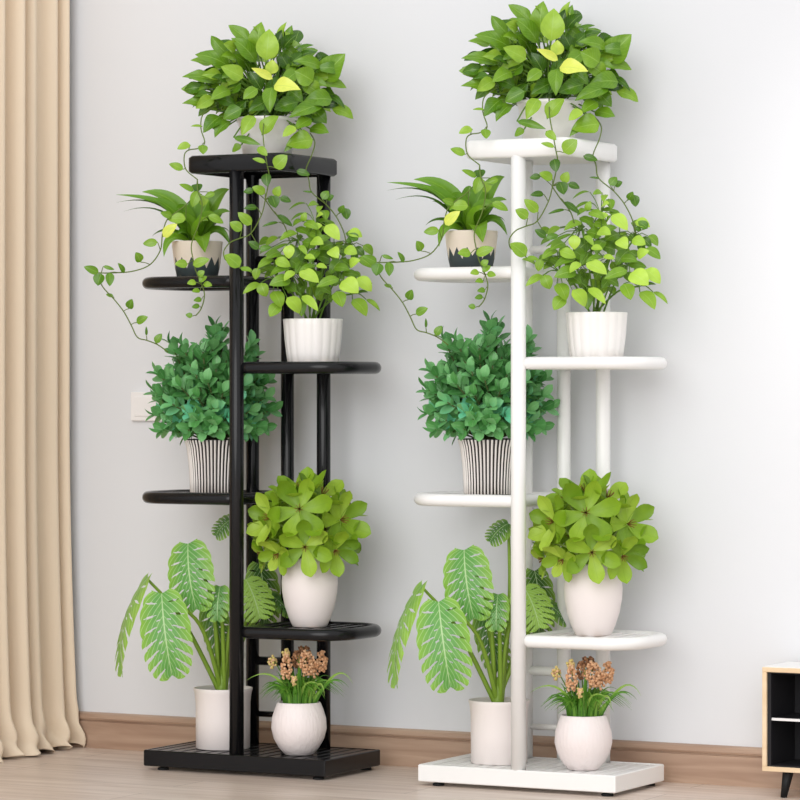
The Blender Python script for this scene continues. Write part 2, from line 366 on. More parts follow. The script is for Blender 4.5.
# ------------------------------------------------------------------ plant stand
H_TOP, H_L1, H_R1, H_L2, H_R2, H_BASE = 612, 487, 401.5, 271.5, 140.5, 20
def rrect(a0, a1, b0, b1, rad, k=7):        # rounded rectangle; rad per corner (--, +-, ++, -+)
    out = []
    for (x, y, q), r in zip(((a0, b0, 180), (a1, b0, 270), (a1, b1, 0), (a0, b1, 90)), rad):
        cx = x+r if x == a0 else x-r; cy = y+r if y == b0 else y-r
        for i in range(k+1):
            w_ = math.radians(q+90*i/k); out.append((cx+r*math.cos(w_), cy+r*math.sin(w_)))
    return out
def stand():
    t = thing('plant_stand', (0, 0, 0), 'tall black metal plant stand with tiered shelves left of the white one', 'plant stand', 'metal plant stands')
    K = M['black']
    def band(path, th, z0, z1, rr=1.5):     # rim of rectangular section with softened edges, following a closed plan path
        m = MB(); n = len(path)
        cx = sum(p[0] for p in path)/n; cy = sum(p[1] for p in path)/n
        ox = max(abs(p[0]-cx) for p in path); oy = max(abs(p[1]-cy) for p in path)
        sec = [(th, z0), (rr, z0), (0, z0+rr), (0, z1-rr), (rr, z1), (th, z1)]
        for d, z in sec:
            for x, y in path: m.v.append(Vector((cx+(x-cx)*(1-d/ox), cy+(y-cy)*(1-d/oy), z)))
        for i in range(6):
            for k in range(n):
                a0, b0 = i*n, ((i+1) % 6)*n
                m.face([a0+k, b0+k, b0+(k+1) % n, a0+(k+1) % n])
        return m
    bf = band(rrect(-104, 104, -57, 57, [1.2]*4, 2), 3, 3.9, 20, .8).build('base_frame', K, t, smooth=False)
    m = MB()
    for i in range(15):
        x = -98+196*i/14; m.box(x-5.5, x+5.5, -54.5, 54.5, 16.6, 19.6)
    for y in (-28, 28): m.box(-101.5, 101.5, y-4, y+4, 13.5, 16.6)
    m.build('slats', K, bf, smooth=False, bevel=.6)
    for x, y in ((-86, -48), (92, -48), (92, 48), (-86, 48)):
        m = MB(); m.tube([(x, y, 2), (x, y, 16)], 2.6, 12); o = m.build('foot', M['steel'], t)
        m = MB(); m.lathe([(5.5, .05), (6, .6), (5.6, 2.2), (3, 3)], 16, c=(x, y)); m.build('foot_pad', M['rubber'], o)
    for x, y, z0, z1, r in ((0, -49.7, 19, 598, 7.2), (-41, 51, 19, 598, 6.8), (42, 51, 19, 598, 7), (0, 51, 19, H_L1+7, 6.7)):
        m = MB(); m.tube([(x, y, z0), (x, y, z1)], r, 24, caps=True); m.build('post', K, t)
    for z, r in ((512, 4), (225, 3), (104, 4.5), (50, 3)):
        m = MB(); m.tube([(-41, 51, z), (42, 51, z)], r, 12); m.build('crossbar', K, t)
    def shelf(a0, a1, h, rad, s):
        path = rrect(a0, a1, -47, 54, rad)
        m = MB(); m.tube([(x, y, h) for x, y in path], 6, 16, closed=True, up=(0, 0, 1)); o = m.build('shelf', K, t)
        m = MB()
        n = 7
        for i in range(n):
            x = a0+(a1-a0)*(i+.6)/(n+.2); e = 50
            d = (a1-x) if s > 0 else (x-a0)
            if d < 34: e = 50-(34-math.sqrt(max(0, 34**2-(34-d)**2)))
            m.box(x-3, x+3, 3.5-e*.93, 3.5+e*.93, h+1.6, h+4.4)
        m.build('slats', K, o, smooth=False, bevel=.5)
    shelf(7, 113.5, H_R1, [6, 34, 34, 6], 1); shelf(7, 113.5, H_R2, [6, 34, 34, 6], 1)
    shelf(-120.2, -6, H_L1, [34, 6, 6, 34], -1); shelf(-120.2, -6, H_L2, [34, 6, 6, 34], -1)
    o = band(rrect(-53.5, 55.5, -57, 59, [6]*4, 5), 5, 594.5, 612, 2.2).build('shelf', K, t)
    m = MB()
    for i in range(7):
        x = -45+92*i/6; m.box(x-4.2, x+4.2, -54, 56, 607, 610.8)
    m.box(-50, 52, -8, 2, 603.5, 607); m.build('slats', K, o, smooth=False, bevel=.5)
    return t
OFF, ZS = (304.5, 10, 0), 1.009          # the white stand: further along the wall, a touch taller and nearer the wall
st = stand()
w_ = dup(st, OFF, 'tall white metal plant stand with tiered shelves right of the black one', {'black_metal': M['white']}); w_.scale.z = ZS

# ------------------------------------------------------------------ plants
def zof(px, py, a, b): return F - a*sn + b*cs
def pot_simple(t, prof, mat_, soil_h, soil_r, n=64, **k):
    m = MB(); m.lathe(prof, n, **k); o = m.build('pot', mat_, t)
    m = MB(); m.lathe([(soil_r, soil_h-3), (soil_r, soil_h), (soil_r*.5, soil_h+1), (.4, soil_h+1.2)], 32); m.build('soil', M['soil'], t)
    return o
class Plant:
    def __init__(s, name, a, b, h, label, cat, group):
        s.t = thing(name, (a, b, h), label, cat, group); s.o = Vector((a, b, h)); s.Z = F - a*sn + b*cs
        s.name = name
    def at(s, px, py, t=0): return P(px, py, s.Z - t)
    def dup(s, label, off=(0, 0, 0)): return dup(s.t, Vector(OFF)+Vector(off)+U_*(s.o.z*(ZS-1)), label)

# --- pothos on the top shelf
def pothos():
    random.seed(21)
    p = Plant('potted_pothos', 5, 2, H_TOP-1, 'large trailing pothos in white pot on top of the black stand', 'potted plant', 'pothos on the top shelves')
    pot_simple(p.t, [(22, 0), (24, .6), (27, 20), (29.2, 36), (30.6, 37), (31, 40), (30, 40.6), (28.5, 39), (27, 32)], M['ceramic'], 35, 27.5)
    q = lambda x, y: (170+x*.2375, y*.2375)
    specs = [  # base x,y, tip x,y, width, tint, depth   (eye-measured on the photograph)
     (405,255,418,122,92,.66,40),(375,220,385,92,78,.6,10),(335,178,246,106,58,.5,5),(275,192,190,178,36,.12,8),(360,262,258,160,72,.42,15),
     (250,282,105,230,74,.5,12),(200,348,50,324,60,.42,12),(308,328,214,280,64,.6,30),(200,467,50,436,68,.5,10),(172,364,118,382,30,.5,6),
     (252,380,172,420,62,.4,22),(212,490,140,560,64,.28,16),(255,510,188,580,58,.32,20),(302,458,224,500,62,.42,30),(368,374,308,418,52,.5,36),
     (432,332,342,286,34,1.05,44),(424,312,430,250,54,.86,42),(438,362,550,378,66,1.1,46),(470,190,545,246,44,.4,10),(502,292,458,214,50,.2,14),
     (492,190,442,140,28,.15,0),(540,240,622,220,28,.18,4),(645,335,738,226,104,.55,10),(722,292,612,288,50,.38,16),(634,350,744,370,52,.48,8),
     (602,342,524,298,84,.6,34),(556,348,634,400,66,.58,30),(632,282,518,258,56,.46,20),(655,400,738,458,32,.1,2),(680,455,772,500,60,.52,6),
     (642,440,500,496,64,.46,32),(682,420,562,428,74,.42,26),(540,430,438,462,64,.34,34),(430,368,420,476,60,.44,44),(352,488,302,572,56,.62,42),
     (388,568,458,488,62,.55,48),(268,578,382,610,32,.34,40),(530,535,474,576,44,.8,44),(602,590,488,612,88,.58,38),(588,540,670,560,60,.4,20),
     (594,500,526,544,56,.4,36),(540,300,470,360,60,.4,28),(320,250,260,300,60,.25,4),(420,420,330,470,60,.28,20),(300,350,240,400,60,.3,18),
     (500,380,560,430,60,.35,26),(600,460,660,520,60,.35,12),(270,440,180,400,50,.35,14),(560,250,640,330,60,.3,2),(470,330,400,400,50,.25,26),
     (230,540,150,520,50,.35,8),(560,560,480,640,40,.5,34),(300,610,262,640,34,.45,34),(385,380,335,300,60,.2,10),(250,330,190,300,50,.3,6)]
    fol = MB(); stems = MB()
    for bx, by, tx, ty, wd, tint, dp in specs:
        b = p.at(*q(bx, by), dp); tp = p.at(*q(tx, ty), dp+rnd(-5, 12))
        nr = F_*1.0+U_*rnd(.15, .75)+R_*rnd(-.35, .35)
        fol.leaf(b, tp, nr, wd*.2375*1.06, lanc2, bend=rnd(.05, .2), fold=rnd(.1, .5), tint=tint+rnd(-.1, .1), wave=.14, twist=rnd(-.5, .5))
        c = p.o+Vector((rnd(-9, 9), rnd(-9, 9), 37)); mid = (c+b)/2+U_*rnd(4, 10)-F_*6
        stems.tube(spline([c, mid, b], 4), .75, 5)
    for i in range(190):          # the inner and rear foliage
        an = rnd(0, 2*math.pi); rr = rnd(.25, 1.0); x = 410+345*rr*math.cos(an); y = 350+ (230 if math.sin(an) < 0 else 200)*rr*math.sin(an)
        if y > 470 and 270 < x < 540: continue
        dp = rnd(-42, 22); b = p.at(*q(410+(x-410)*.8, 360+(y-360)*.8), dp); tp = p.at(*q(x+rnd(-20, 20), y+rnd(-10, 35)), dp+rnd(-8, 10))
        if (tp-b).length < 16: tp = b+(tp-b).normalized()*rnd(17, 24)
        fol.leaf(b, tp, F_+U_*rnd(-.1, 1.0)+R_*rnd(-.8, .8), rnd(9, 14.5), lanc2, bend=rnd(.02, .2), fold=rnd(.1, .5), tint=rnd(.02, .68), wave=.12, twist=rnd(-.8, .8))
        c = p.o+Vector((rnd(-12, 12), rnd(-12, 12), 37)); stems.tube(spline([c, (c+b)/2+U_*6, b], 3), .7, 4)
    stems.build('stems', M['stem'], p.t, off=p.o); fol.build('foliage', M['pothos'], p.t, off=p.o)
    z1 = lambda x, y: (170+x*.2375, y*.2375)
    z2 = lambda x, y: (80+x*.2125, 160+y*.2125)
    z8 = lambda x, y: (130+x*.275, 120+y*.275)
    z3 = lambda x, y: (230+x*.2, 180+y*.2)
    z4 = lambda x, y: (130+x*.2125, 300+y*.2125)
    def vine(paths, leaves, seed):
        random.seed(seed); st_ = MB(); lv = MB()
        for path in paths:
            st_.tube(spline([p.at(*pt[0], pt[1]) for pt in path], 5), .62, 5)
        allp = [(pt[0], pt[1]) for path in paths for pt in path]
        for fn, bx, by, tx, ty, wd, tint in leaves:
            sc = {z1: .2375, z2: .2125, z8: .275, z3: .2, z4: .2125}[fn]
            bp, tpp = fn(bx, by), fn(tx, ty)
            near = min(allp, key=lambda k: (k[0][0]-bp[0])**2+(k[0][1]-bp[1])**2)
            dp = near[1]+rnd(0, 4)
            b = p.at(*bp, dp); tp = p.at(*tpp, dp+rnd(-2, 5))
            lv.leaf(b, tp, F_+U_*rnd(.1, .6)+R_*rnd(-.3, .3), wd*sc*1.1, ovate, bend=.08, fold=rnd(.1, .3), tint=tint)
            n_ = p.at(*near[0], near[1])
            if 2 < (n_-b).length < 28: st_.tube([n_, (n_+b)/2+U_*.6, b], .42, 4)
        o = st_.build('trailing_vine', M['vine'], p.t, off=p.o); lv.build('vine_leaves', M['pothos'], o, off=p.o)
    # left trailing vine
    vine([[(z1(200, 440), 20), (z1(140, 480), 30), (z1(130, 540), 40), (z1(146, 600), 44), (z1(120, 624), 45), (z1(78, 632), 46), (z1(60, 655), 46), (z1(66, 712), 46), (z1(110, 752), 46), (z2(552, 95), 46), (z2(548, 150), 48), (z2(500, 210), 52), (z2(430, 262), 54), (z2(405, 290), 54), (z2(388, 350), 54), (z2(378, 425), 52), (z2(330, 492), 50), (z2(255, 522), 48), (z2(180, 530), 48), (z2(100, 532), 46), (z2(70, 530), 46)],
          [(z2(85, 545), 46), (z2(108, 598), 44), (z2(160, 655), 42), (z2(205, 712), 42), (z2(240, 775), 40), (z4(35, 175), 38), (z4(80, 190), 38), (z4(130, 210), 36), (z4(180, 246), 34)]],
         [(z1, 135, 610, 140, 650, 38, .5), (z1, 86, 610, 30, 628, 34, .7), (z1, 56, 713, -4, 690, 32, .55), (z1, 136, 532, 86, 532, 12, .6),
          (z2, 365, 386, 296, 395, 36, .55), (z2, 285, 480, 262, 434, 40, .42), (z2, 208, 531, 178, 484, 24, .35), (z2, 110, 500, 162, 516, 17, .4),
          (z2, 88, 532, 18, 502, 36, .4), (z2, 100, 535, 84, 592, 54, .3), (z2, 140, 530, 140, 594, 38, .35), (z2, 157, 642, 122, 632, 17, .4),
          (z2, 230, 700, 246, 654, 38, .35), (z2, 266, 765, 320, 738, 38, .45), (z4, 77, 168, 76, 124, 12, .2), (z4, 120, 202, 150, 158, 34, .4),
          (z2, 392, 362, 458, 300, 46, .97), (z2, 498, 276, 412, 280, 50, .6), (z2, 432, 265, 378, 248, 32, .45), (z2, 536, 146, 466, 114, 28, .5),
          (z2, 550, 112, 553, 152, 48, .15), (z2, 555, 145, 528, 222, 46, .55), (z2, 574, 165, 580, 218, 48, .6), (z2, 635, 155, 585, 175, 26, .55)], 5)
    # vine hanging before the two-tone pot
    vine([[(z2(552, 95), 46), (z2(556, 150), 54), (z2(575, 210), 56), (z2(560, 300), 58), (z2(525, 395), 56), (z2(533, 470), 56), (z2(545, 520), 56), (z2(575, 590), 54), (z2(586, 640), 54), (z2(570, 700), 54), (z2(545, 732), 54)]],
         [(z2, 507, 490, 446, 490, 40, .6), (z2, 532, 495, 610, 466, 42, .62), (z2, 556, 545, 586, 522, 30, .55), (z2, 560, 572, 598, 548, 28, .55), (z2, 546, 575, 504, 582, 30, .65),
          (z2, 580, 585, 622, 590, 30, .6), (z2, 565, 615, 526, 620, 26, .55), (z2, 572, 655, 534, 662, 24, .4), (z2, 564, 688, 526, 692, 26, .35), (z2, 530, 735, 497, 728, 24, .4), (z2, 603, 262, 676, 298, 36, .55)], 6)
    # vine over the front edge of the top shelf
    vine([[(z1(400, 480), 34), (z1(392, 560), 64), (z1(400, 640), 82), (z1(410, 700), 84), (z8(500, 170), 84), (z8(506, 210), 80), (z8(492, 290), 70), (z8(478, 345), 66), (z8(440, 412), 66), (z8(400, 430), 68), (z8(365, 445), 68), (z8(342, 475), 68), (z8(345, 505), 68), (z8(365, 518), 68)],
          [(z8(492, 290), 62), (z8(520, 330), 58), (z8(560, 380), 52), (z8(580, 440), 48)]],
         [(z1, 370, 620, 410, 656, 32, .6), (z1, 402, 684, 347, 668, 20, .6), (z1, 440, 706, 494, 654, 56, .6), (z8, 495, 195, 500, 242, 34, .12), (z8, 492, 266, 444, 244, 32, .6),
          (z8, 528, 278, 545, 240, 32, .66), (z8, 515, 275, 530, 320, 40, .15), (z8, 545, 282, 586, 298, 24, .12), (z8, 462, 318, 414, 322, 22, .15), (z8, 450, 256, 412, 262, 22, .15),
          (z8, 442, 380, 392, 336, 34, .6), (z8, 406, 402, 362, 372, 36, .6), (z8, 400, 534, 344, 490, 50, .58), (z8, 535, 345, 592, 388, 22, .15), (z8, 470, 468, 430, 442, 26, .15),
          (z8, 470, 470, 515, 462, 22, .3), (z8, 402, 540, 445, 548, 18, .5), (z8, 540, 372, 480, 388, 12, .2)], 8)
    # vine on the right
    vine([[(z1(590, 560), 20), (z1(610, 600), 36), (z1(598, 650), 50), (z8(640, 180), 50), (z8(650, 215), 48), (z3(408, 60), 46), (z3(480, 122), 46), (z3(530, 182), 46), (z3(568, 258), 48), (z3(582, 325), 50)]],
         [(z8, 605, 185, 655, 200, 24, .2), (z3, 460, 95, 494, 55, 40, .35), (z3, 485, 98, 520, 78, 34, .2), (z3, 550, 165, 570, 125, 34, .3), (z3, 575, 140, 585, 198, 44, .22), (z3, 410, 62, 362, 56, 10, .2), (z3, 640, 300, 595, 268, 40, .3), (z3, 580, 300, 610, 310, 26, .2)], 9)
    p.dup('large trailing pothos in white pot on top of the white stand', (2, 0, 0))
pothos()

# --- strap-leaved plant in the two-tone pot
def fern():
    random.seed(31)
    p = Plant('potted_fern', -72, -6, H_L1+4.5, 'strap leaved fern in cream and charcoal zigzag pot on the black stand', 'potted plant', 'ferns in zigzag pots')
    pot_simple(p.t, [(19, 0), (20.3, .5), (22.7, 12), (24.7, 26), (25.6, 36), (25.5, 37.6), (24, 37.6), (23.2, 31)], M['zig'], 34, 23.2)
    z2 = lambda x, y: (80+x*.2125, 160+y*.2125)
    specs = [(520,365,430,225,170,163,32,.45,0),(510,362,380,215,172,200,15,.05,-6),(500,355,380,240,205,242,12,.05,4),(530,340,440,200,292,150,58,.5,-2),(525,350,440,240,330,180,48,.42,8),
     (515,372,430,370,395,455,34,.55,24),(500,350,410,330,340,358,20,.1,10),(560,345,630,200,702,138,60,.5,0),(570,350,640,262,706,244,34,.45,14),(580,360,650,330,708,402,32,.3,14),
     (570,355,575,365,588,436,62,.6,34),(590,350,660,320,705,342,12,.1,0),(545,345,580,240,612,190,60,.42,8),(540,345,540,230,548,180,56,.4,2),(535,340,490,250,455,230,56,.45,18),
     (540,360,500,280,440,290,48,.55,26),(550,360,590,270,650,280,44,.5,26),(540,370,560,300,605,285,40,.62,30),(530,375,495,340,455,350,34,.3,20),(540,350,560,260,575,225,56,.3,-10),(530,350,480,260,470,215,50,.25,-12),
     (560,350,620,290,680,230,44,.25,-14),(530,350,430,270,380,250,20,.2,-10)]
    m = MB()
    for bx, by, mx, my, tx, ty, wd, tint, dp in specs:
        b = p.at(*z2(bx, by+12), dp*.3); c = p.at(*z2(mx, my), dp*.8); e = p.at(*z2(tx, ty), dp*1.2)
        # control point so the blade passes through the middle sample
        k = c*2-(b+e)/2
        pts = [b*(1-v)**2+k*(2*v*(1-v))+e*v*v for v in [i/12 for i in range(13)]]
        o = len(m.v); sw = wd*.2125*.74
        for i, q_ in enumerate(pts):
            v = i/12; ax = (pts[min(i+1, 12)]-pts[max(i-1, 0)]).normalized(); nr = (F_+U_*.7).normalized(); sd_ = ax.cross(nr).normalized(); nn = sd_.cross(ax)
            ww = sw*max(.02, strap(v) if wd > 25 else blade(v)*.9)
            for j in (-1, -.5, 0, .5, 1): m.v.append(q_+sd_*ww*j+nn*ww*.35*abs(j))
        for i in range(12):
            for j in range(4):
                a = o+i*5+j; m.face([a, a+1, a+6, a+5], [(j/4, i/12), ((j+1)/4, i/12), ((j+1)/4, (i+1)/12), (j/4, (i+1)/12)], tint)
    m.build('foliage', M['fern'], p.t, off=p.o)
    p.dup('strap leaved fern in cream and charcoal zigzag pot on the white stand')
fern()

# --- light green plant in the fluted pot
def lime():
    random.seed(41)
    p = Plant('potted_schefflera', 58.5, 0, H_R1+4.5, 'airy light green plant in fluted white pot on the black stand', 'potted plant', 'light green plants in fluted pots')
    flute = lambda q, t: 0.65*abs(math.sin(q*9))*(1 if t < .78 else .3)
    pot_simple(p.t, [(23.5, 0), (24.5, .6), (26, 10), (27.6, 24), (28.6, 38), (29, 43.4), (28.6, 44), (27.4, 44), (26.6, 38)], M['ceramic'], 40, 26.6, n=180, mod=flute)
    z3 = lambda x, y: (230+x*.2, 180+y*.2)
    specs = [(285,588,348,668,62,.85,32),(215,556,256,640,56,.6,24),(250,620,198,684,52,.6,24),(150,518,64,570,30,.6,16),(155,515,182,584,46,.5,22),(304,500,196,526,52,.4,30),
     (360,580,440,656,38,.8,36),(345,460,445,513,58,.9,44),(326,460,270,506,36,.75,36),(225,402,304,432,42,.7,30),(300,325,294,394,44,.85,32),(336,265,247,304,32,.5,18),
     (402,312,468,322,54,.8,36),(478,227,548,302,52,.88,30),(503,345,542,392,48,.85,40),(590,262,662,286,44,.82,22),(573,345,636,370,44,.75,30),(598,428,652,400,40,.85,32),
     (642,388,714,440,44,.4,20),(558,508,642,566,72,.95,44),(634,490,708,558,54,.9,30),(530,558,562,636,54,.6,36),(612,597,682,682,58,.6,26),(680,597,750,656,20,.55,14),
     (546,494,432,536,40,.5,38),(450,536,508,572,38,.35,32),(432,432,344,456,26,.4,34),(430,428,486,440,28,.75,38),(372,386,426,394,32,.75,40),(345,328,386,378,24,.6,30),
     (216,395,138,442,34,.55,22),(252,362,178,396,42,.45,22),(302,440,198,482,38,.4,28),(292,318,164,382,16,.4,14),(382,118,292,152,12,.35,4),(382,166,304,204,14,.35,6),
     (368,204,314,232,28,.45,10),(362,208,380,160,26,.6,12),(432,186,466,172,32,.85,16),(370,216,442,248,40,.55,18),(418,240,462,226,30,.85,22),(436,206,502,214,22,.4,10),(456,260,474,232,22,.5,18),
     (470,150,480,202,34,.45,8),(430,306,505,288,30,.4,22),(626,334,672,382,32,.12,14),(612,400,640,358,30,.12,16),(632,570,692,562,18,.15,18),(140,440,126,498,34,.5,20),(116,466,44,440,22,.5,14),
     (365,600,358,684,40,.3,26),(430,330,360,310,50,.35,14),(520,320,450,350,60,.3,14),(500,400,420,380,60,.25,12),(380,350,300,420,60,.2,8),(560,400,500,470,50,.25,16),(460,460,400,540,50,.25,16),
     (300,400,350,440,50,.35,20),(560,470,650,480,36,.35,18),(400,260,460,290,44,.45,14),(520,250,470,200,36,.4,6),(600,440,560,400,40,.3,14),(330,240,390,270,36,.4,10),(440,350,400,420,44,.35,20),
     (280,520,330,560,44,.3,18),(490,520,430,580,44,.3,20),(240,470,180,440,36,.4,10),(380,410,330,470,46,.3,18),(660,500,712,518,16,.2,8),(520,440,600,450,40,.4,26),(440,120,390,130,26,.5,4),(455,130,440,165,26,.6,8)]
    fol = MB(); stems = MB()
    hubs = [(300, 460), (380, 400), (470, 430), (560, 470), (430, 230), (600, 330), (340, 300), (230, 500), (520, 330), (610, 570)]
    hub3 = []
    for hx, hy in hubs:
        h3 = p.at(*z3(hx, hy), rnd(6, 18)); hub3.append(h3)
        c = p.o+Vector((rnd(-8, 8), rnd(-8, 8), 40)); k = c+(h3-c)*.55+U_*8
        stems.tube(spline([c, k, h3], 5), .95, 6)
    for bx, by, tx, ty, wd, tint, dp in specs:
        b = p.at(*z3(bx, by), dp); e = p.at(*z3(tx, ty), dp+rnd(-2, 10))
        fol.leaf(b, e, F_*.9+U_*rnd(.4, .9)+R_*rnd(-.3, .3), wd*.2*1.34, ovate, bend=rnd(.08, .2), fold=rnd(.05, .25), tint=tint+rnd(-.06, .04))
        h3 = min(hub3, key=lambda q_: (q_-b).length); stems.tube(spline([h3, (h3+b)/2+U_*3, b], 3), .5, 4)
    for i in range(60):
        an = rnd(0, 6.28); rr = rnd(.2, .9); x = 420+290*rr*math.cos(an); y = 390+210*rr*math.sin(an)
        dp = rnd(-34, 8); b = p.at(*z3(x, y), dp); e = p.at(*z3(x+(x-420)*.25+rnd(-20, 20), y+rnd(20, 60)), dp+rnd(-5, 5))
        fol.leaf(b, e, F_*.7+U_*.8+R_*rnd(-.4, .4), rnd(8, 12), ovate, bend=.15, fold=.15, tint=rnd(.15, .6))
        h3 = min(hub3, key=lambda q_: (q_-b).length); stems.tube([h3, (h3+b)/2+U_*3, b], .45, 4)
    stems.build('stems', M['stem'], p.t, off=p.o); fol.build('foliage', M['lime'], p.t, off=p.o)
    p.dup('airy light green plant in fluted white pot on the white stand')
lime()

# --- dense bush in the ribbed pot
def bush():
    random.seed(51)
    p = Plant('potted_bush', -58, 4, H_L2+4.5, 'dense dark green bushy plant in black and white ribbed pot on the black stand', 'potted plant', 'bushy plants in ribbed pots')
    N = 44
    m = MB(); m.lathe([(22.5, 0), (23.5, .6), (23.6, 12), (24.8, 30), (27, 46), (29.4, 53.2), (29.2, 54), (27.6, 54), (25.6, 46)], N*8,
        mod=lambda q, t: 1.1*max(0, math.cos(q*N))*(1 if .05 < t < .8 else .2), pick=lambda q, i: 1 if (math.cos(q*N) > -.1 and 0 < i < 5) else 0)
    m.build('pot', [M['ribblack'], M['ribwhite']], p.t)
    m = MB(); m.lathe([(25.5, 44), (25.6, 48), (12, 50), (.4, 50.2)], 32); m.build('soil', M['soil'], p.t)
    fol = MB(); stems = MB()
    c = p.at(212, 398, 0); root = p.o+U_*48
    def sprig(end, dirn, n, sz, tint):
        k = (root+end)/2+Vector((rnd(-5, 5), rnd(-5, 5), 4)); path = spline([root, k, end], 5)
        stems.tube(path, .8, 5)
        d = dirn.normalized()
        for i in range(n):
            back = (n-1-i)*sz*.2; pos = end-d*back; an = i*2.4+rnd(-.3, .3)
            u1 = d.cross(U_ if abs(d.z) < .9 else R_).normalized(); u2 = d.cross(u1)
            out = u1*math.cos(an)+u2*math.sin(an)
            opening = .35+.75*(1-i/n)
            ld = (d*(1-.35*opening)+out*opening+U_*.12).normalized()
            L = sz*rnd(1.15, 1.55)*(.72+.28*(1-i/n))
            fol.leaf(pos, pos+ld*L, d*.8-out*.4+F_*.4+U_*.35, L*rnd(.56, .68), obov, bend=rnd(-.02, .12), fold=rnd(.1, .35), tint=min(1, max(0, tint+rnd(-.26, .26))), n=6)
    cnt = 0
    for i in range(78):
        g = i+.5; ph = math.acos(1-2*g/78); an = math.pi*(1+5**.5)*g
        v = Vector((math.cos(an)*math.sin(ph), math.sin(an)*math.sin(ph), math.cos(ph)))
        if v.z < -.72: continue
        rr = rnd(.86, 1.02)
        wide = 51
        e = c + R_*(v.x*wide*rr) + F_*(v.y*36*rr) + U_*(v.z*(50 if v.z > 0 else 52)*rr)
        lo = (v.z < -.05)
        sprig(e, e-(c-U_*16), 8, rnd(13, 16), (.78 if lo else .5)+rnd(-.14, .16))
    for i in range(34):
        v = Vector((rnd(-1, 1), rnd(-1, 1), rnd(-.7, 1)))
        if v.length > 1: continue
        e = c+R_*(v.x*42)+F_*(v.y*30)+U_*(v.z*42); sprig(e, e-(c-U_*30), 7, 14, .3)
    for px, py, dp in ((188, 430, 26), (203, 431, 34), (218, 430, 34), (236, 427, 28), (176, 430, 14), (252, 432, 14), (212, 424, 40), (196, 420, 38), (216, 328, 6), (213, 342, 14), (222, 334, 2), (172, 346, 6), (183, 346, 14), (158, 374, 6), (156, 392, 8), (250, 345, 6), (254, 356, -6), (266, 382, 2), (264, 398, 10), (156, 414, 4), (162, 430, 14), (262, 428, 8), (203, 352, 24), (270, 410, 0)):
        e = p.at(px, py, dp); sprig(e, e-(c-U_*14), 8, 14.5, .48)
    stems.build('stems', M['twig'], p.t, off=p.o); fol.build('foliage', M['bush'], p.t, off=p.o)
    p.dup('dense dark green bushy plant in black and white ribbed pot on the white stand')
bush()

# --- rosette plant in the egg-shaped vase
def rosette():
    random.seed(61)
    p = Plant('potted_rosette_plant', 56, -2, H_R2+4.5, 'lime green plant with flower like leaf rosettes in white egg vase on black stand', 'potted plant', 'rosette plants in egg vases')
    pr = [(16, 0), (17.2, .8), (21, 9), (25, 21), (27.4, 34), (28, 44), (27, 55), (24.4, 64), (22.6, 68), (21.8, 68.4), (21, 67), (22, 60)]
    m = MB(); m.lathe(pr, 72); m.build('vase', M['matte'], p.t)
    m = MB(); m.lathe([(20.6, 60), (21, 63), (10, 64), (.4, 64.2)], 32); m.build('soil', M['soil'], p.t)
    z5 = lambda x, y: (230+x*.2374, 450+y*.2375)
    stems = MB(); root = p.o+U_*62
    R = [  # centre, radius, facing (right, up, toward viewer), depth
     (290,245,132,(-.05,.15,1),44),(315,412,112,(.0,-.1,1),48),(148,282,112,(-.8,.15,.75),22),(485,292,122,(.62,.1,.8),30),(448,432,100,(.3,-.35,.9),40),(192,448,84,(-.5,-.5,.75),34),
     (140,375,100,(-.85,-.2,.5),14),(295,140,120,(-.2,.9,.35),14),(400,165,125,(.35,.85,.3),12),(535,395,95,(.95,-.1,.1),8),(215,180,100,(-.6,.7,.3),10),(500,220,90,(.7,.7,.1),-6),
     (120,440,80,(-.9,-.3,.1),-6),(400,330,80,(.3,.2,.9),2),(235,340,80,(-.3,.1,.9),4),(300,230,120,(0,.6,-.8),-30),(180,320,110,(-.7,.2,-.6),-26),(450,320,110,(.7,.2,-.6),-26),(330,440,90,(.2,-.2,-.8),-20)]
    for i, (x, y, rad, fc, dp) in enumerate(R):
        c = p.at(*z5(x, y), dp); d = (R_*fc[0]+U_*fc[1]+F_*fc[2]).normalized(); r = rad*.2374
        u1 = d.cross(U_ if abs(d.z) < .9 else R_).normalized(); u2 = d.cross(u1); m = MB(); n = random.choice((6, 6, 7)); a0 = rnd(0, 1)
        base = c-d*(r*.28); t0 = rnd(.35, .6)
        for k in range(n):
            an = a0+2*math.pi*k/n+rnd(-.1, .1); out = u1*math.cos(an)+u2*math.sin(an)
            L = r*rnd(.98, 1.12); tip = base+out*L+d*(r*rnd(.3, .45)+(k % 2)*1.2)
            m.leaf(base+out*.8, tip, d-out*.3, L*rnd(.7, .82), petal, bend=rnd(-.2, -.1), fold=rnd(.2, .38), tint=t0+rnd(-.28, .28), n=9, wave=.11)
        o = m.build('leaf_rosette', M['rosette'], p.t, off=p.o)
        s_ = MB()
        for k in range(7):
            an = k*.9; s_.tube([base, base+d*r*.32+(u1*math.cos(an)+u2*math.sin(an))*r*.14], [.5, .35], 4)
        s_.build('stamens', M['stamen'], o, off=p.o)
        k_ = (root+base)/2+U_*6; stems.tube(spline([root+Vector((rnd(-6, 6), rnd(-6, 6), -2)), k_, base], 5), 1.1, 6)
    stems.build('stems', M['rosettestem'], p.t, off=p.o)
    p.dup('lime green plant with flower like leaf rosettes in white egg vase on white stand')
M['rosettestem'] = mat('rosette_stem', (170, 190, 110), .5, .3)
rosette()

